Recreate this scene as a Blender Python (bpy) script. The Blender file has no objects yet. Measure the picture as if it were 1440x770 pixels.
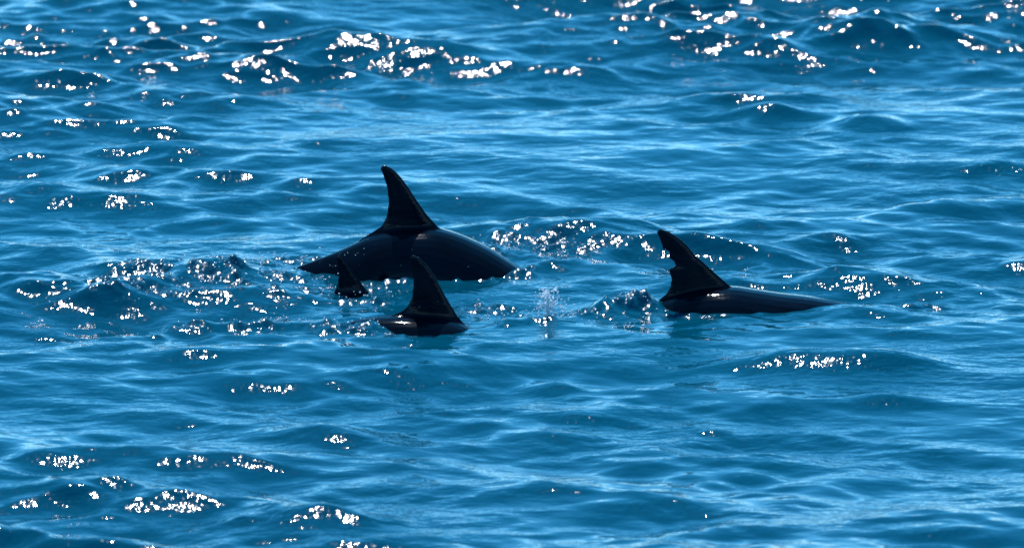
import bpy, bmesh, math, random
import numpy as np
from mathutils import Vector, Matrix

scn = bpy.context.scene
col = scn.collection
R = math.radians

# ------------------------------------------------------------------ camera
cam_d = bpy.data.cameras.new('camera')
cam = bpy.data.objects.new('camera', cam_d)
col.objects.link(cam)
CAM = Vector((0.0, -29.3444, 6.23735))          # from the deck of a boat, 12 degrees down
cam.location = CAM
cam.rotation_euler = (R(78), 0, 0)
cam_d.sensor_width = 36
cam_d.lens = 36 * 30.0 / 4.6                    # long telephoto
cam_d.clip_end = 20000
cam_d.dof.use_dof = True
cam_d.dof.focus_distance = 29.2
cam_d.dof.aperture_fstop = 3.2
cam_d.dof.aperture_blades = 7
scn.camera = cam

# ------------------------------------------------------------------ sky, sun, exposure
SUN_EL, SUN_AZ = 59.0, -9.0                     # ahead of the camera, a little to the left
world = bpy.data.worlds.new('World')
scn.world = world
world.use_nodes = True
nt = world.node_tree
nt.nodes.clear()
sky = nt.nodes.new('ShaderNodeTexSky')
sky.sky_type = 'NISHITA'
sky.sun_disc = False
sky.sun_elevation = R(SUN_EL)
sky.sun_rotation = R(SUN_AZ)
sky.altitude = 0
sky.air_density = 0.6
sky.dust_density = 0.0
sky.ozone_density = 6.0
bg = nt.nodes.new('ShaderNodeBackground')
bg.inputs['Strength'].default_value = 0.15
wo = nt.nodes.new('ShaderNodeOutputWorld')
grade = nt.nodes.new('ShaderNodeHueSaturation')   # a deep, clean blue sky
grade.inputs['Saturation'].default_value = 1.24
grade.inputs['Hue'].default_value = 0.479
nt.links.new(sky.outputs[0], grade.inputs['Color'])
nt.links.new(grade.outputs[0], bg.inputs[0])
nt.links.new(bg.outputs[0], wo.inputs[0])

sun_d = bpy.data.lights.new('sun', 'SUN')
sun_d.energy = 3.0
sun_d.angle = R(0.53)
sun_d.color = (1.0, 0.99, 0.975)
sun = bpy.data.objects.new('sun', sun_d)
col.objects.link(sun)
sv = Vector((math.sin(R(SUN_AZ)) * math.cos(R(SUN_EL)), math.cos(R(SUN_AZ)) * math.cos(R(SUN_EL)), math.sin(R(SUN_EL))))
sun.rotation_euler = sv.to_track_quat('Z', 'Y').to_euler()
sun.location = sv * 50

scn.view_settings.view_transform = 'Standard'
scn.view_settings.look = 'None'
scn.view_settings.exposure = 0.96
scn.view_settings.gamma = 1.0
scn.render.engine = 'CYCLES'
scn.cycles.use_denoising = True
scn.cycles.sample_clamp_direct = 100
scn.cycles.filter_width = 1.7
scn.cycles.max_bounces = 5
scn.cycles.sample_clamp_indirect = 4
scn.cycles.use_adaptive_sampling = False
scn.cycles.caustics_reflective = False
scn.cycles.caustics_refractive = False

rng = np.random.default_rng(11)
random.seed(4)


# ------------------------------------------------------------------ materials
def new_mat(name):
    m = bpy.data.materials.new(name)
    m.use_nodes = True
    m.node_tree.nodes.clear()
    out = m.node_tree.nodes.new('ShaderNodeOutputMaterial')
    p = m.node_tree.nodes.new('ShaderNodeBsdfPrincipled')
    m.node_tree.links.new(p.outputs[0], out.inputs[0])
    return m, m.node_tree, p


def node(t, kind, **kw):
    n = t.nodes.new(kind)
    for k, v in kw.items():
        setattr(n, k, v)
    return n


def mapping(t, scale, rot=(0, 0, 0)):
    tc = node(t, 'ShaderNodeTexCoord')
    mp = node(t, 'ShaderNodeMapping')
    mp.inputs['Scale'].default_value = scale
    mp.inputs['Rotation'].default_value = rot
    t.links.new(tc.outputs['Object'], mp.inputs[0])
    return mp


def noise(t, src, scale, detail=2.0, rough=0.5, dist=0.0):
    n = node(t, 'ShaderNodeTexNoise')
    n.inputs['Scale'].default_value = scale
    n.inputs['Detail'].default_value = detail
    n.inputs['Roughness'].default_value = rough
    n.inputs['Distortion'].default_value = dist
    t.links.new(src.outputs[0], n.inputs['Vector'])
    return n


def math_n(t, op, a, b):
    n = node(t, 'ShaderNodeMath', operation=op)
    for i, v in enumerate((a, b)):
        if isinstance(v, (int, float)):
            n.inputs[i].default_value = v
        else:
            t.links.new(v, n.inputs[i])
    return n.outputs[0]


def water_material():
    m, t, p = new_mat('sea_water')
    p.inputs['Roughness'].default_value = 0.045
    p.inputs['IOR'].default_value = 1.333
    # body colour of the sea: slow patches of deeper and greener blue
    mp = mapping(t, (1, 1, 1))
    n = noise(t, mp, 0.35, 3)
    ramp = node(t, 'ShaderNodeValToRGB')
    ramp.color_ramp.elements[0].position = 0.3
    ramp.color_ramp.elements[0].color = (0.0, 0.043, 0.078, 1)
    ramp.color_ramp.elements[1].position = 0.7
    ramp.color_ramp.elements[1].color = (0.0, 0.056, 0.097, 1)
    t.links.new(n.outputs['Fac'], ramp.inputs[0])
    t.links.new(ramp.outputs[0], p.inputs['Base Color'])
    # capillary ripples, longer along the crests
    a = noise(t, mapping(t, (0.6, 1, 1), (0, 0, R(6))), 6.5, 1.5, 0.45, 0.4)
    b = noise(t, mapping(t, (0.55, 1, 1), (0, 0, R(-14))), 26.0, 2, 0.5, 0.2)
    patch = noise(t, mapping(t, (0.5, 1, 1)), 1.3, 2)
    pr = node(t, 'ShaderNodeMapRange')
    pr.inputs['From Min'].default_value = 0.40
    pr.inputs['From Max'].default_value = 0.65
    t.links.new(patch.outputs['Fac'], pr.inputs['Value'])
    at = node(t, 'ShaderNodeAttribute', attribute_name='chop')
    bs = math_n(t, 'MULTIPLY', b.outputs['Fac'], math_n(t, 'ADD', math_n(t, 'MULTIPLY', pr.outputs[0], 0.16), 0.06))
    c = noise(t, mapping(t, (30, 17, 17), (0, 0, R(-9))), 1.0, 1.5, 0.5, 0.0)
    t.links.new(math_n(t, 'ADD', math_n(t, 'MULTIPLY', at.outputs['Fac'], 0.16), 0.055), p.inputs['Roughness'])   # finest ripples, too small to see
    cs = math_n(t, 'MULTIPLY', c.outputs['Fac'], math_n(t, 'MULTIPLY', at.outputs['Fac'], 0.50))
    h = math_n(t, 'ADD', math_n(t, 'ADD', math_n(t, 'MULTIPLY', a.outputs['Fac'], 0.45), bs), cs)
    cap = node(t, 'ShaderNodeAttribute', attribute_name='capillary')   # capillary trains on the steep fronts of waves
    f = noise(t, mapping(t, (34, 15, 15), (0, 0, R(4))), 1.0, 1, 0.5, 0.0)
    h = math_n(t, 'ADD', h, math_n(t, 'MULTIPLY', f.outputs['Fac'], math_n(t, 'ADD', math_n(t, 'MULTIPLY', cap.outputs['Fac'], 0.13), 0.015)))
    bump = node(t, 'ShaderNodeBump')
    bump.inputs['Strength'].default_value = 1.0
    bump.inputs['Distance'].default_value = 0.03
    t.links.new(h, bump.inputs['Height'])
    t.links.new(bump.outputs[0], p.inputs['Normal'])
    return m


def skin_material():
    m, t, p = new_mat('wet_dolphin_skin')
    mp = mapping(t, (1, 3, 2))
    n = noise(t, mp, 5.0, 4, 0.6)
    ramp = node(t, 'ShaderNodeValToRGB')
    ramp.color_ramp.elements[0].position = 0.35
    ramp.color_ramp.elements[0].color = (0.001, 0.0025, 0.006, 1)
    ramp.color_ramp.elements[1].position = 0.75
    ramp.color_ramp.elements[1].color = (0.0025, 0.0065, 0.015, 1)
    t.links.new(n.outputs['Fac'], ramp.inputs[0])
    t.links.new(ramp.outputs[0], p.inputs['Base Color'])
    r = node(t, 'ShaderNodeMapRange')
    r.inputs['To Min'].default_value = 0.05
    r.inputs['To Max'].default_value = 0.13
    n2 = noise(t, mapping(t, (2, 8, 8)), 6.0, 4, 0.6)
    t.links.new(n2.outputs['Fac'], r.inputs['Value'])
    t.links.new(r.outputs[0], p.inputs['Roughness'])
    p.inputs['IOR'].default_value = 1.333
    p.inputs['Specular IOR Level'].default_value = 0.18
    b = node(t, 'ShaderNodeBump')
    b.inputs['Strength'].default_value = 0.25
    b.inputs['Distance'].default_value = 0.004
    n3 = noise(t, mapping(t, (1, 4, 4)), 14.0, 3)
    t.links.new(n3.outputs['Fac'], b.inputs['Height'])
    t.links.new(b.outputs[0], p.inputs['Normal'])
    return m


def spray_material():
    m, t, p = new_mat('sea_spray')
    n = noise(t, mapping(t, (1, 1, 1)), 60.0, 2)
    ramp = node(t, 'ShaderNodeValToRGB')
    ramp.color_ramp.elements[0].color = (0.62, 0.72, 0.78, 1)
    ramp.color_ramp.elements[1].color = (0.88, 0.90, 0.92, 1)
    t.links.new(n.outputs['Fac'], ramp.inputs[0])
    t.links.new(ramp.outputs[0], p.inputs['Base Color'])
    p.inputs['Roughness'].default_value = 0.15
    p.inputs['IOR'].default_value = 1.333
    return m


WATER, SKIN, SPRAY = water_material(), skin_material(), spray_material()

# ------------------------------------------------------------------ the sea


def graded(lo, hi, step, far, grow=1.16):
    a = list(np.arange(lo, hi + step * 0.5, step))
    s = step
    left, right = [], []
    x = lo
    while x > -far:
        s *= grow
        x -= s
        left.append(x)
    s = step
    x = a[-1]
    while x < far:
        s *= grow
        x += s
        right.append(x)
    return np.array(left[::-1] + a + right)


def smooth01(t):
    t = np.clip(t, 0, 1)
    return t * t * (3 - 2 * t)


def blob(X, Y, cx, cy, rx, ry, rot=0.0):
    c, s = math.cos(R(rot)), math.sin(R(rot))
    u = ((X - cx) * c + (Y - cy) * s) / rx
    v = (-(X - cx) * s + (Y - cy) * c) / ry
    return np.exp(-(u * u + v * v))


def ridge(X, Y, pts, w):
    """1 on a polyline, falling off over w metres"""
    best = np.full(X.shape, 1e9)
    for (x0, y0), (x1, y1) in zip(pts[:-1], pts[1:]):
        dx, dy = x1 - x0, y1 - y0
        t = np.clip(((X - x0) * dx + (Y - y0) * dy) / (dx * dx + dy * dy), 0, 1)
        d = (X - x0 - t * dx) ** 2 + ((Y - y0 - t * dy)) ** 2
        best = np.minimum(best, d)
    return np.exp(-best / (w * w))


DOLPHINS = [(-0.48, 0.07, 0.85, 0.36), (-0.36, -1.12, 0.62, 0.28), (1.08, -0.74, 0.85, 0.30), (-0.70, -0.33, 0.25, 0.2)]

# patches of churned water: cx, cy, rx, ry, rotation, strength
CHURN = [(-1.30, -0.10, 0.46, 0.24, 18, 1.0), (-1.62, -0.45, 0.30, 0.16, 25, 1.0), (-0.98, -0.38, 0.20, 0.18, 0, 0.9),
         (-1.02, 0.22, 0.18, 0.12, 10, 0.8), (-0.78, -0.50, 0.16, 0.12, 0, 0.7), (-0.62, -0.62, 0.14, 0.10, 0, 0.7),
         (-1.30, -1.16, 0.26, 0.09, 3, 0.9), (-0.95, -1.12, 0.26, 0.10, 0, 1.0), (-0.66, -1.18, 0.17, 0.10, 0, 1.0),
         (-1.68, -1.40, 0.22, 0.05, 12, 0.5),
         (0.07, 0.62, 0.17, 0.18, 0, 0.8), (0.30, 0.42, 0.20, 0.12, 25, 0.7), (0.10, 0.10, 0.12, 0.12, 30, 0.6), (-0.12, 0.45, 0.12, 0.14, 0, 0.8),
         (-0.12, -0.82, 0.13, 0.14, 0, 0.8), (0.20, -0.92, 0.20, 0.10, 5, 0.9), (0.05, -1.05, 0.14, 0.06, 0, 0.7),
         (0.50, -0.76, 0.15, 0.09, 10, 1.0), (-0.35, -0.13, 0.34, 0.06, 0, 0.8), (-0.02, -0.03, 0.16, 0.06, 25, 0.8), (-0.62, -0.20, 0.14, 0.10, 0, 0.9), (-0.40, -1.28, 0.22, 0.04, 0, 0.6), (0.80, -0.86, 0.25, 0.035, 0, 0.6),
         (1.80, -0.72, 0.09, 0.05, 0, 1.0)]


def make_sea():
    STEP = 0.0105
    xs = graded(-3.15, 3.15, STEP, 6000.0)
    ys = graded(-5.9, 8.6, STEP * 1.25, 6000.0)
    cx = np.gradient(xs)[None, :]
    cy = np.gradient(ys)[:, None]
    X0, Y0 = np.meshgrid(xs, ys)
    cell = np.maximum(np.broadcast_to(cx, X0.shape), np.broadcast_to(cy, X0.shape))
    nx, ny = len(xs), len(ys)
    Z = np.zeros_like(X0)
    DX = np.zeros_like(X0)
    DY = np.zeros_like(X0)

    def in_core(v):
        return smooth01(v)

    # calm the sea a little round the animals so that the water lies where the bodies break it
    calm = np.ones_like(X0)
    for (a, b, rx, ry) in DOLPHINS:
        calm *= 1 - 0.93 * blob(X0, Y0, a, b, rx * 1.15, ry * 1.3)
    # gentle groups: rougher and smoother patches
    g = np.zeros_like(X0)
    for k in range(7):
        L = rng.uniform(2.5, 7)
        th = rng.uniform(0, 2 * math.pi)
        g += np.sin(2 * math.pi / L * (X0 * math.cos(th) + Y0 * math.sin(th)) + rng.uniform(0, 6.28))
    g = np.clip(0.85 + 0.17 * g, 0.35, 1.5)
    # the water behind on the far left is steeper
    g *= 1 + 0.40 * blob(X0, Y0, -1.9, 6.0, 1.7, 1.4) - 0.15 * blob(X0, Y0, -1.9, 2.6, 1.5, 1.3) + 0.2 * blob(X0, Y0, 0.2, 6.3, 1.5, 1.0)

    g *= 1 + 0.30 * smooth01((Y0 - 3.2) / 1.8) - 0.12 * blob(X0, Y0, 0, 1.6, 4, 1.6) - 0.12 * smooth01((-1.2 - Y0) / 1.0)

    # lapping water along the near and far flanks
    lap = 1 + 0.45 * np.clip(sum(blob(X0, Y0, a, b - 0.35, rx * 0.9, 0.4) for (a, b, rx, ry) in DOLPHINS), 0, 1)

    bands = [(2.2, 6.5, 9, 0.036, 22, 0.3), (0.70, 2.0, 18, 0.110, 24, 1.0), (0.27, 0.70, 36, 0.128, 31, 1.0), (0.11, 0.27, 48, 0.090, 36, 1.0)]
    for bi, (l0, l1, n, slope, spread, gm) in enumerate(bands):
        per = slope * math.sqrt(2.0 / n)
        for k in range(n):
            L = math.exp(rng.uniform(math.log(l0), math.log(l1)))
            kk = 2 * math.pi / L
            th = R(-92 + rng.normal(0, spread))
            cxk, cyk = math.cos(th), math.sin(th)
            a = per / kk * rng.uniform(0.6, 1.35)
            ph = kk * (X0 * cxk + Y0 * cyk) + rng.uniform(0, 6.283)
            att = np.clip(L / (4.0 * cell) - 0.25, 0, 1) * a
            if gm == 1.0:
                att = att * g
            if L < 0.75:
                att = att * lap
            att = att * (calm if L > 0.75 else 0.7 + 0.3 * calm)
            Z += att * np.cos(ph)
            q = 0.85 * att * np.sin(ph)
            DX -= q * cxk
            DY -= q * cyk

    # single waves that stand out: cx, cy, half length, half width, height, rotation
    for (a, b, rx, ry, h, rot) in [(-1.30, 5.62, 0.75, 0.30, 0.050, 3), (-2.25, 5.0, 0.55, 0.24, 0.040, -6), (-0.25, 5.70, 0.55, 0.22, 0.035, 5),
                                   (-1.75, 6.70, 0.8, 0.3, 0.05, 4), (0.55, 6.30, 0.5, 0.25, 0.03, -5), (2.3, 1.55, 0.5, 0.2, 0.030, -8),
                                   (1.17, -1.80, 0.22, 0.12, 0.066, -3), (1.52, -1.86, 0.28, 0.12, 0.072, 4), (1.55, -2.48, 0.2, 0.10, 0.035, 0), (-0.72, -3.1, 0.26, 0.13, 0.058, -8), (0.2, -2.2, 0.14, 0.10, 0.045, 0), (-0.75, -4.5, 0.2, 0.12, 0.050, 3), (1.75, 3.5, 0.2, 0.14, 0.060, 0), (1.28, 3.8, 0.2, 0.14, 0.060, 5), (2.0, 1.4, 0.28, 0.14, 0.060, 4), (1.95, 6.0, 0.3, 0.2, 0.05, 0), (0.95, -4.15, 0.75, 0.25, 0.040, 6), (-1.5, -3.45, 0.6, 0.22, 0.034, 5),
                                   (-0.45, -1.98, 0.75, 0.2, 0.028, 12), (1.3, -0.2, 0.35, 0.15, 0.022, -5)]:
        Z += h * blob(X0, Y0, a, b, rx, ry, rot)

    # the wakes and the water pushed up by the animals
    Z += 0.038 * ridge(X0, Y0, [(-1.28, 0.0), (-1.34, -0.05), (-1.52, -0.25), (-1.84, -0.70)], 0.11)
    Z += 0.016 * ridge(X0, Y0, [(-1.95, -0.80), (-1.55, -0.62), (-1.15, -0.52), (-0.92, -0.46)], 0.12)
    Z += 0.042 * ridge(X0, Y0, [(-0.60, -1.16), (-0.80, -1.12), (-1.05, -1.13), (-1.35, -1.20)], 0.085)
    Z += 0.022 * ridge(X0, Y0, [(-1.35, -1.22), (-1.60, -1.42), (-1.95, -1.47), (-2.3, -1.42)], 0.07)
    Z += 0.030 * ridge(X0, Y0, [(-0.05, 0.75), (0.25, 0.72), (0.47, 0.52), (0.44, 0.38)], 0.09)
    Z -= 0.025 * blob(X0, Y0, 0.22, 0.45, 0.16, 0.16)
    Z += 0.020 * ridge(X0, Y0, [(0.06, -0.02), (0.18, 0.12), (0.40, 0.30)], 0.07)
    Z += 0.022 * ridge(X0, Y0, [(-0.58, -0.22), (-0.40, -0.14)], 0.08)
    Z += 0.055 * ridge(X0, Y0, [(0.40, -0.80), (0.50, -0.74), (0.58, -0.72)], 0.075)
    Z += 0.026 * ridge(X0, Y0, [(0.0, -1.06), (0.22, -1.02), (0.42, -0.88)], 0.07)
    Z -= 0.020 * blob(X0, Y0, -0.02, -0.85, 0.2, 0.16)
    Z += 0.014 * ridge(X0, Y0, [(1.68, -0.72), (1.76, -0.72), (1.88, -0.70)], 0.06)

    Z -= 0.04 * blob(X0, Y0, -0.70, -0.42, 0.16, 0.14)
    Z -= 0.015 * blob(X0, Y0, -0.40, -0.12, 0.5, 0.15)
    Z -= 0.010 * blob(X0, Y0, 0.95, -0.85, 0.3, 0.14)
    # churned water
    chop = np.zeros_like(X0)
    for (a, b, rx, ry, rot, s) in CHURN:
        chop = np.maximum(chop, s * np.minimum(1.35 * blob(X0, Y0, a, b, rx * 1.15, ry * 1.2, rot), 1.0))
    core = chop > 0.01
    xc, yc = X0[core], Y0[core]
    add = np.zeros(xc.shape)
    mod = np.zeros(xc.shape)
    for k in range(46):
        L = math.exp(rng.uniform(math.log(0.045), math.log(0.12)))
        if k >= 34:
            L *= 2.4
        kk = 2 * math.pi / L
        th = rng.uniform(0, 2 * math.pi)
        wx = 0.02 * np.sin(7 * yc + k) + 0.02 * np.sin(11 * xc + 2 * k)
        add += (0.62 if k < 34 else 0.55) * math.sqrt(2 / 46) / kk * np.cos(kk * ((xc + wx) * math.cos(th) + (yc - wx) * math.sin(th)) + rng.uniform(0, 6.28))
    for k in range(14):
        L = rng.uniform(0.12, 0.4)
        th = rng.uniform(0, 2 * math.pi)
        mod += np.sin(2 * math.pi / L * (xc * math.cos(th) + yc * math.sin(th)) + rng.uniform(0, 6.28))
    mod = np.clip(0.6 + 0.25 * mod, 0.05, 1.15)
    Z[core] += add * mod * chop[core]
    chop_v = chop.copy()
    chop_v[core] *= mod

    # foaming patches of fine ripple on the open water
    for (a, b, rx, ry, s) in [(-1.87, 2.05, 0.10, 0.22, 0.5), (-2.42, 1.9, 0.07, 0.7, 0.4)]:
        chop_v = np.maximum(chop_v, s * blob(X0, Y0, a, b, rx, ry))

    sy = np.gradient(Z, axis=0) / np.gradient(Y0 + DY, axis=0)
    capil = np.maximum(smooth01((sy - 0.10) / 0.16), np.clip(chop_v, 0, 1))

    co = np.stack([X0 + DX, Y0 + DY, Z], -1).reshape(-1, 3).astype(np.float32)
    me = bpy.data.meshes.new('water')
    idx = np.arange(nx * ny, dtype=np.int32).reshape(ny, nx)
    quads = np.stack([idx[:-1, :-1], idx[:-1, 1:], idx[1:, 1:], idx[1:, :-1]], -1).reshape(-1, 4)
    nf = len(quads)
    me.vertices.add(nx * ny)
    me.vertices.foreach_set('co', co.ravel())
    me.loops.add(nf * 4)
    me.loops.foreach_set('vertex_index', quads.ravel())
    me.polygons.add(nf)
    me.polygons.foreach_set('loop_start', np.arange(0, nf * 4, 4, dtype=np.int32))
    me.polygons.foreach_set('loop_total', np.full(nf, 4, dtype=np.int32))
    me.polygons.foreach_set('use_smooth', np.ones(nf, dtype=bool))
    me.update(calc_edges=True)
    at = me.attributes.new('chop', 'FLOAT', 'POINT')
    at.data.foreach_set('value', chop_v.ravel().astype(np.float32))
    at = me.attributes.new('capillary', 'FLOAT', 'POINT')
    at.data.foreach_set('value', capil.ravel().astype(np.float32))
    me.materials.append(WATER)
    o = bpy.data.objects.new('water', me)
    o['kind'] = 'structure'
    o['label'] = 'rippled deep blue sea with sun glitter on the wave faces'
    o['category'] = 'sea'
    col.objects.link(o)

    def height(x, y):
        i = int(np.clip(np.searchsorted(xs, x), 0, nx - 1))
        j = int(np.clip(np.searchsorted(ys, y), 0, ny - 1))
        return float(Z[j, i])
    return o, height


sea, sea_height = make_sea()

# ------------------------------------------------------------------ dolphins
# body sections from beak to tail: station, depth, width (fractions of the body length)
SECT = np.array([(0.000, .008, .012), (0.012, .020, .026), (0.045, .028, .036), (0.062, .040, .046), (0.078, .072, .066), (0.11, .104, .094),
                 (0.16, .132, .122), (0.24, .156, .146), (0.34, .170, .158), (0.44, .170, .154), (0.54, .150, .128), (0.64, .118, .088),
                 (0.74, .086, .056), (0.84, .060, .036), (0.92, .042, .030), (0.97, .026, .036), (1.0, .012, .030)])


def curve(pts, n):
    """Catmull-Rom through pts, resampled evenly along its length"""
    P = np.array(pts, float)
    P = np.vstack([2 * P[0] - P[1], P, 2 * P[-1] - P[-2]])
    out = []
    for i in range(1, len(P) - 2):
        for t in np.linspace(0, 1, 24, endpoint=False):
            a, b, c, d = P[i - 1], P[i], P[i + 1], P[i + 2]
            out.append(0.5 * (2 * b + (c - a) * t + (2 * a - 5 * b + 4 * c - d) * t * t + (3 * b - a - 3 * c + d) * t ** 3))
    out.append(P[-2])
    out = np.array(out)
    s = np.concatenate([[0], np.cumsum(np.linalg.norm(np.diff(out, axis=0), axis=1))])
    q = np.linspace(0, s[-1], n)
    res = np.stack([np.interp(q, s, out[:, k]) for k in range(out.shape[1])], -1)
    return res, s[-1]


def rings_to(verts, faces, rings):
    base = len(verts)
    n = len(rings[0])
    for r in rings:
        verts.extend([tuple(v) for v in r])
    for i in range(len(rings) - 1):
        for j in range(n):
            a = base + i * n + j
            b = base + i * n + (j + 1) % n
            faces.append((a, b, b + n, a + n))
    faces.append(tuple(base + j for j in range(n))[::-1])
    e = base + (len(rings) - 1) * n
    faces.append(tuple(e + j for j in range(n)))


def blade(verts, faces, root, tip, chord, thick, c_root, c_tip, sweep, n=14):
    root, tip = np.array(root, float), np.array(tip, float)
    chord, thick = np.array(chord, float), np.array(thick, float)
    rings = []
    for i in range(n):
        t = i / (n - 1)
        c = (c_root + (c_tip - c_root) * t) * math.sqrt(max(1 - t ** 3.5, 0.03))
        ctr = root + (tip - root) * t - chord * sweep * t ** 1.8
        th = 0.011 + 0.012 * (1 - t)
        rings.append([ctr + chord * (c / 2) * math.cos(a) + thick * th * math.sin(a) for a in np.linspace(0, 2 * math.pi, 20, endpoint=False)])
    rings_to(verts, faces, rings)


def make_dolphin(name, label, group, loc, top, lead, trail, voxel=0.0045, fin_t=0.017, scale_body=1.0, yaw=0.0, smooth=10):
    """top: back line from tail to beak; lead / trail: outline of the dorsal fin; metres, x ahead, z above the water"""
    verts, faces = [], []
    pts, L = curve(top[::-1], 110)
    u = np.linspace(0, 1, len(pts))
    dep = np.interp(u, SECT[:, 0], SECT[:, 1]) * L * scale_body
    wid = np.interp(u, SECT[:, 0], SECT[:, 2]) * L * scale_body
    ker = np.hanning(9)
    ker /= ker.sum()
    dep = np.convolve(np.pad(dep, 4, mode='edge'), ker, 'valid')
    wid = np.convolve(np.pad(wid, 4, mode='edge'), ker, 'valid')
    tan = np.gradient(pts, axis=0)
    tan /= np.linalg.norm(tan, axis=1)[:, None]
    nrm = np.stack([tan[:, 1], -tan[:, 0]], -1)          # up from the back
    nrm *= np.sign(nrm[:, 1:2])
    rings = []
    for i in range(len(pts)):
        c = pts[i] - nrm[i] * dep[i] / 2
        ring = []
        for a in np.linspace(0, 2 * math.pi, 36, endpoint=False):
            sx, sz = math.cos(a), math.sin(a)
            # the back narrows to a low ridge behind the fin
            keel = 1.0 - 0.55 * smooth01((u[i] - 0.44) / 0.2) * max(sz, 0) ** 1.3
            yy = math.copysign(abs(sx) ** 0.92, sx) * wid[i] / 2 * keel
            zz = sz * dep[i] / 2
            ring.append((c[0] + nrm[i][0] * zz, yy, c[1] + nrm[i][1] * zz))
        rings.append(ring)
    rings_to(verts, faces, rings)
    # dorsal fin: one ring per height, lens shaped, spreading into the back at its foot
    lead, trail = np.array(lead), np.array(trail)
    lead, trail = lead[np.argsort(lead[:, 1])], trail[np.argsort(trail[:, 1])]
    zb = min(lead[0, 1], trail[0, 1])
    zt = max(lead[-1, 1], trail[-1, 1])
    H = zt - zb
    rings = []
    zs = np.concatenate([np.linspace(zb - 0.055, zb, 5)[:-1], zb + H * np.linspace(0, 1, 56)])
    for z in zs:
        xl = np.interp(z, lead[:, 1], lead[:, 0])
        xt = np.interp(z, trail[:, 1], trail[:, 0])
        h = max((z - zb) / H, 0.0)
        if xl - xt < 0.012:
            m = (xl + xt) / 2
            xl, xt = m + 0.006, m - 0.006
        ht = fin_t * (1 - 0.62 * h) + 0.012 * math.exp(-max(z - zb, 0) / 0.025)
        if h > 0.96:
            ht *= 0.55 + 0.45 * math.sqrt(max(1 - ((h - 0.96) / 0.04) ** 2, 0))
        ring = []
        for a in np.linspace(0, 2 * math.pi, 28, endpoint=False):
            s = 0.5 + 0.5 * math.cos(a)                     # 1 at the leading edge
            prof = math.copysign(abs(math.sin(a)) ** 0.8, math.sin(a)) * (0.55 + 0.45 * s)
            ring.append((xt + (xl - xt) * s, prof * ht, z))
        rings.append(ring)
    rings_to(verts, faces, rings)
    # flippers and flukes
    k = L / 2.6
    i = int(np.argmin(abs(u - 0.23)))
    c = pts[i] - nrm[i] * dep[i] * 0.72
    t3 = np.array((tan[i][0], 0, tan[i][1])) * -1.0
    if t3[0] < 0:
        t3 = -t3
    for s in (-1, 1):
        root = np.array((c[0], s * wid[i] * 0.36, c[1]))
        tip = root + np.array((-0.05, s * 0.26, -0.24)) * k
        blade(verts, faces, root, tip, t3, (0, s * 0.6, 0.8), 0.17 * k, 0.05 * k, 0.22 * k)
    e = pts[-1]
    tb = np.array((-abs(tan[-1][0]), 0, tan[-1][1] * np.sign(-tan[-1][0]) if tan[-1][0] else 0))
    tb = np.array((pts[-1][0] - pts[-6][0], 0, pts[-1][1] - pts[-6][1]))
    tb /= np.linalg.norm(tb)
    up = np.array((-tb[2], 0, tb[0]))
    up *= np.sign(up[2]) or 1
    for s in (-1, 1):
        root = np.array((e[0], 0, e[1])) - tb * 0.08 * k
        tip = root + np.array((0, s * 0.30 * k, 0)) + tb * 0.10 * k
        blade(verts, faces, root, tip, -tb, up, 0.24 * k, 0.05 * k, 0.12 * k)

    raw = bpy.data.meshes.new('raw')
    raw.from_pydata([tuple(map(float, v)) for v in verts], [], faces)
    bm = bmesh.new()
    bm.from_mesh(raw)
    bmesh.ops.recalc_face_normals(bm, faces=bm.faces)
    bm.to_mesh(raw)
    bm.free()
    tmp = bpy.data.objects.new('raw', raw)
    col.objects.link(tmp)
    rm = tmp.modifiers.new('r', 'REMESH')
    rm.mode = 'VOXEL'
    rm.voxel_size = voxel
    rm.use_smooth_shade = True
    sm = tmp.modifiers.new('s', 'SMOOTH')
    sm.factor = 0.5
    sm.iterations = smooth
    dg = bpy.context.evaluated_depsgraph_get()
    me = bpy.data.meshes.new_from_object(tmp.evaluated_get(dg))
    bpy.data.objects.remove(tmp)
    me.name = name
    for p in me.polygons:
        p.use_smooth = True
    me.materials.clear()
    me.materials.append(SKIN)
    o = bpy.data.objects.new(name, me)
    o.location = loc
    o.rotation_euler = (0, 0, R(yaw))
    o['label'] = label
    o['category'] = 'dolphin'
    o['group'] = group
    col.objects.link(o)
    return o


def scaled(pts, x0, z0, s):
    return [((x - x0) * s, (z0 - z) * s * 1.022) for x, z in pts]


GRP = 'dolphins surfacing side by side'
U = 4.6 / 1440                                      # metres per trace unit at 30 m

s = U * 1.002
big = make_dolphin('dolphin', 'largest dark dolphin with high arched back and tall clean-edged fin, beside the calf', GRP, (-0.478, 0.07, 0),
    scaled([(130, 545), (215, 490), (280, 436), (335, 409), (395, 383), (440, 366), (480, 350), (520, 331), (555, 322), (590, 319), (617, 321), (650, 331), (690, 350), (735, 378), (795, 414), (860, 455), (935, 500)], 570, 380, s),
    scaled([(541, 231.7), (552, 236.4), (563.4, 247.5), (574.5, 262.8), (587, 282), (599.5, 300), (616, 318.4), (634, 330)], 570, 380, s),
    scaled([(537, 231.7), (534, 236.4), (538.4, 247.5), (544, 265.6), (545.3, 285), (542.5, 304.5), (535.6, 317), (521.7, 326), (505, 336)], 570, 380, s))

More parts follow.
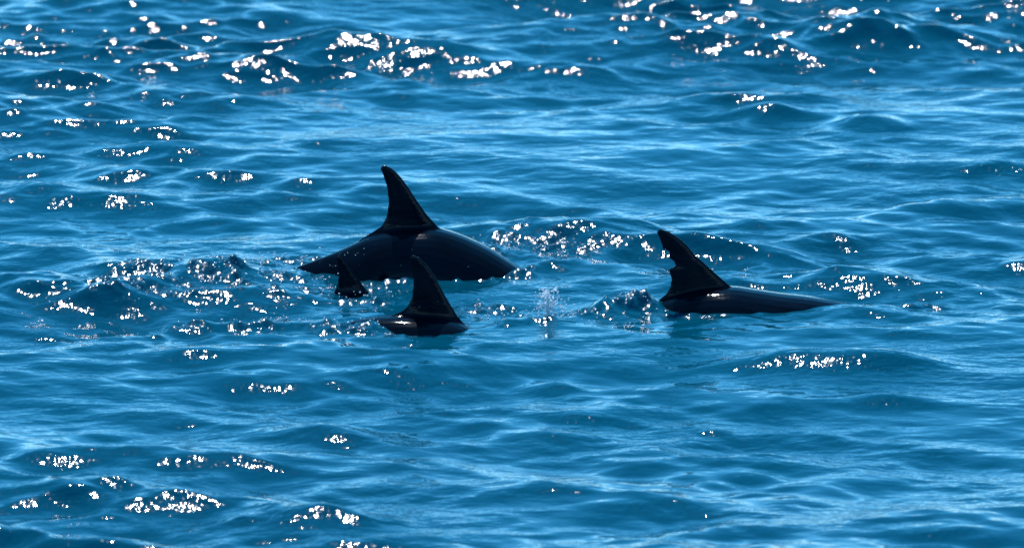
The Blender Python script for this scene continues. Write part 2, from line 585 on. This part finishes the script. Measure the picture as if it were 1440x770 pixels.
s = U * 0.963
front = make_dolphin('dolphin', 'dolphin with tall smooth fin and low back nearly awash, alongside the largest one', GRP, (-0.354, -1.12, 0),
    scaled([(110, 575), (200, 530), (300, 497), (390, 486), (450, 467), (500, 451), (552, 444), (600, 444), (630, 447), (655, 457), (690, 477), (740, 505), (810, 545), (880, 585), (950, 625)], 605, 461, s),
    scaled([(582.5, 358.7), (592, 363), (602.5, 374.4), (613, 389), (623, 408.7), (633.7, 427.5), (644, 444), (656, 458)], 605, 461, s),
    scaled([(578.5, 358.7), (575.4, 363), (577.5, 373.3), (580.6, 388), (580.6, 402.5), (578.5, 419), (573.3, 429.6), (565, 437), (550, 444), (530, 452)], 605, 461, s))

s = U * 0.977
right = make_dolphin('dolphin', 'dolphin whose fin has a ragged, notched trailing edge and a long low back', GRP, (0.873, -0.70, 0),
    scaled([(520, 545), (610, 512), (700, 482), (790, 456), (860, 440), (915, 429), (950, 415), (985, 406), (1027, 403), (1060, 407), (1100, 413), (1140, 417.5), (1195, 427.5), (1268, 446), (1330, 474), (1410, 506)], 1000, 431.5, s),
    scaled([(930, 322), (942, 326), (954, 334), (967, 345), (978, 359), (990, 369), (1002, 380), (1017, 393), (1030, 404), (1045, 412)], 1000, 431.5, s),
    scaled([(927, 322), (923, 326), (928, 337), (931, 346), (931.5, 351), (940, 352.5), (941, 363), (947.5, 367), (950, 374), (939.5, 378), (941, 382), (944, 391), (942.7, 402), (937.5, 412), (927, 421), (912, 428), (895, 434)], 1000, 431.5, s),
    voxel=0.0036, smooth=5)

s = U * 0.99
calf = make_dolphin('dolphin', 'small calf with only its short dark fin above the churned water', GRP, (-0.706, -0.33, 0),
    scaled([(235, 500), (300, 470), (370, 443), (430, 430), (470, 417), (500, 411), (520, 415), (560, 430), (610, 440), (660, 462), (710, 488)], 500, 407, s),
    scaled([(482.5, 358.7), (490, 367), (498, 379.6), (507.5, 391), (518, 406), (524, 414)], 500, 407, s),
    scaled([(478.5, 358.7), (476.5, 362), (478, 373), (479, 388), (477.5, 400), (474.5, 408), (468, 415)], 500, 407, s),
    fin_t=0.011)

# ------------------------------------------------------------------ spray and drops
ico = bmesh.new()
bmesh.ops.create_icosphere(ico, subdivisions=1, radius=1.0)
ICO_V = np.array([v.co for v in ico.verts])
ICO_F = [[v.index for v in f.verts] for f in ico.faces]
ico.free()


def drops(name, pts, label=None, cat=None, parent=None):
    vs, fs = [], []
    for (p, r) in pts:
        b = len(vs)
        sc = np.array((random.uniform(0.8, 1.3), random.uniform(0.8, 1.2), random.uniform(0.75, 1.2))) * r
        vs.extend((ICO_V * sc + np.array(p)).tolist())
        fs.extend([[b + i for i in f] for f in ICO_F])
    me = bpy.data.meshes.new(name)
    me.from_pydata(vs, [], fs)
    for p in me.polygons:
        p.use_smooth = True
    me.materials.append(SPRAY)
    o = bpy.data.objects.new(name, me)
    o['kind'] = 'stuff'
    if label:
        o['label'] = label
        o['category'] = cat
    if parent:
        o.parent = parent
    col.objects.link(o)
    return o


def beads(dol, n, rmax, xr=None):
    me = dol.data
    cand = [v for v in me.vertices if v.co.z > 0.03 and v.normal.y < 0.35 and (xr is None or xr[0] < v.co.x < xr[1])]
    pts = []
    for v in random.sample(cand, n):
        r = rmax * random.uniform(0.35, 1.0) ** 1.5
        pts.append((tuple(v.co + v.normal * r * 0.3), r))
    drops('water_beads', pts, parent=dol)


beads(big, 20, 0.0026, (-0.5, -0.15))
beads(big, 6, 0.0026, (-0.1, 0.5))
beads(right, 8, 0.0026)
beads(front, 5, 0.0025)


def spray(label, boxes):
    """boxes: x, y, spread x, spread y, top height, count, largest radius"""
    pts = []
    for (x, y, sx, sy, h, n, r) in boxes:
        for k in range(n):
            px, py = random.gauss(x, sx), random.gauss(y, sy)
            rr = r * random.uniform(0.3, 1.0) ** 1.6
            pz = sea_height(px, py) + random.random() ** 2.2 * h + rr * 0.4
            pts.append(((px, py, pz), rr))
    drops('water_spray', pts, label, 'spray')


spray('white drops thrown up along the wake behind the largest dolphin', [(-1.25, -0.05, 0.22, 0.12, 0.03, 130, 0.005), (-1.0, 0.22, 0.12, 0.06, 0.05, 60, 0.005), (-1.6, -0.45, 0.15, 0.1, 0.02, 50, 0.005)])
spray('white drops bursting where the largest dolphin head goes under', [(0.02, 0.55, 0.10, 0.10, 0.05, 60, 0.005), (0.32, 0.55, 0.12, 0.08, 0.03, 40, 0.0045)])
spray('white drops around the calf fin and the water beside it', [(-0.80, -0.36, 0.10, 0.06, 0.03, 60, 0.005), (-0.55, -0.5, 0.10, 0.06, 0.02, 25, 0.005)])
spray('white drops on the churned wake behind the low-backed smooth-finned dolphin', [(-0.95, -1.13, 0.22, 0.05, 0.02, 100, 0.0045), (-0.65, -1.2, 0.08, 0.04, 0.02, 40, 0.004)])
spray('low scatter of drops on the water at the foot of the splash fan', [(0.16, -0.96, 0.035, 0.03, 0.13, 150, 0.004), (0.20, -0.95, 0.10, 0.05, 0.05, 120, 0.0045), (-0.10, -0.82, 0.06, 0.07, 0.03, 40, 0.005)])


def jets(label, x, y, n, up, out):
    """thin strings of drops flung up and falling back, as a flick of the tail leaves them"""
    pts = []
    z0 = sea_height(x, y)
    for j in range(n):
        a = random.uniform(0, 2 * math.pi)
        v = random.uniform(0.45, 1.0) * up
        o = random.uniform(0.15, 1.0) * out
        m = random.randint(10, 22)
        for k in range(m):
            t = (k + random.random()) / m * random.uniform(0.6, 1.0)
            r = random.uniform(0.0018, 0.0058) * (1.1 - 0.6 * t)
            pts.append(((x + math.cos(a) * o * t - 0.02 * t + random.gauss(0, 0.004), y + math.sin(a) * o * t + random.gauss(0, 0.004),
                         z0 + v * 4 * t * (1 - t) * 0.9 + random.gauss(0, 0.003)), r))
    drops('water_spray', pts, label, 'spray')


jets('upright fan of thin water strings between the low-backed dolphin and the notched fin', 0.16, -0.96, 34, 0.15, 0.10)
spray('drops on the dark lump of water behind the notched fin', [(0.52, -0.76, 0.06, 0.03, 0.02, 40, 0.004)])
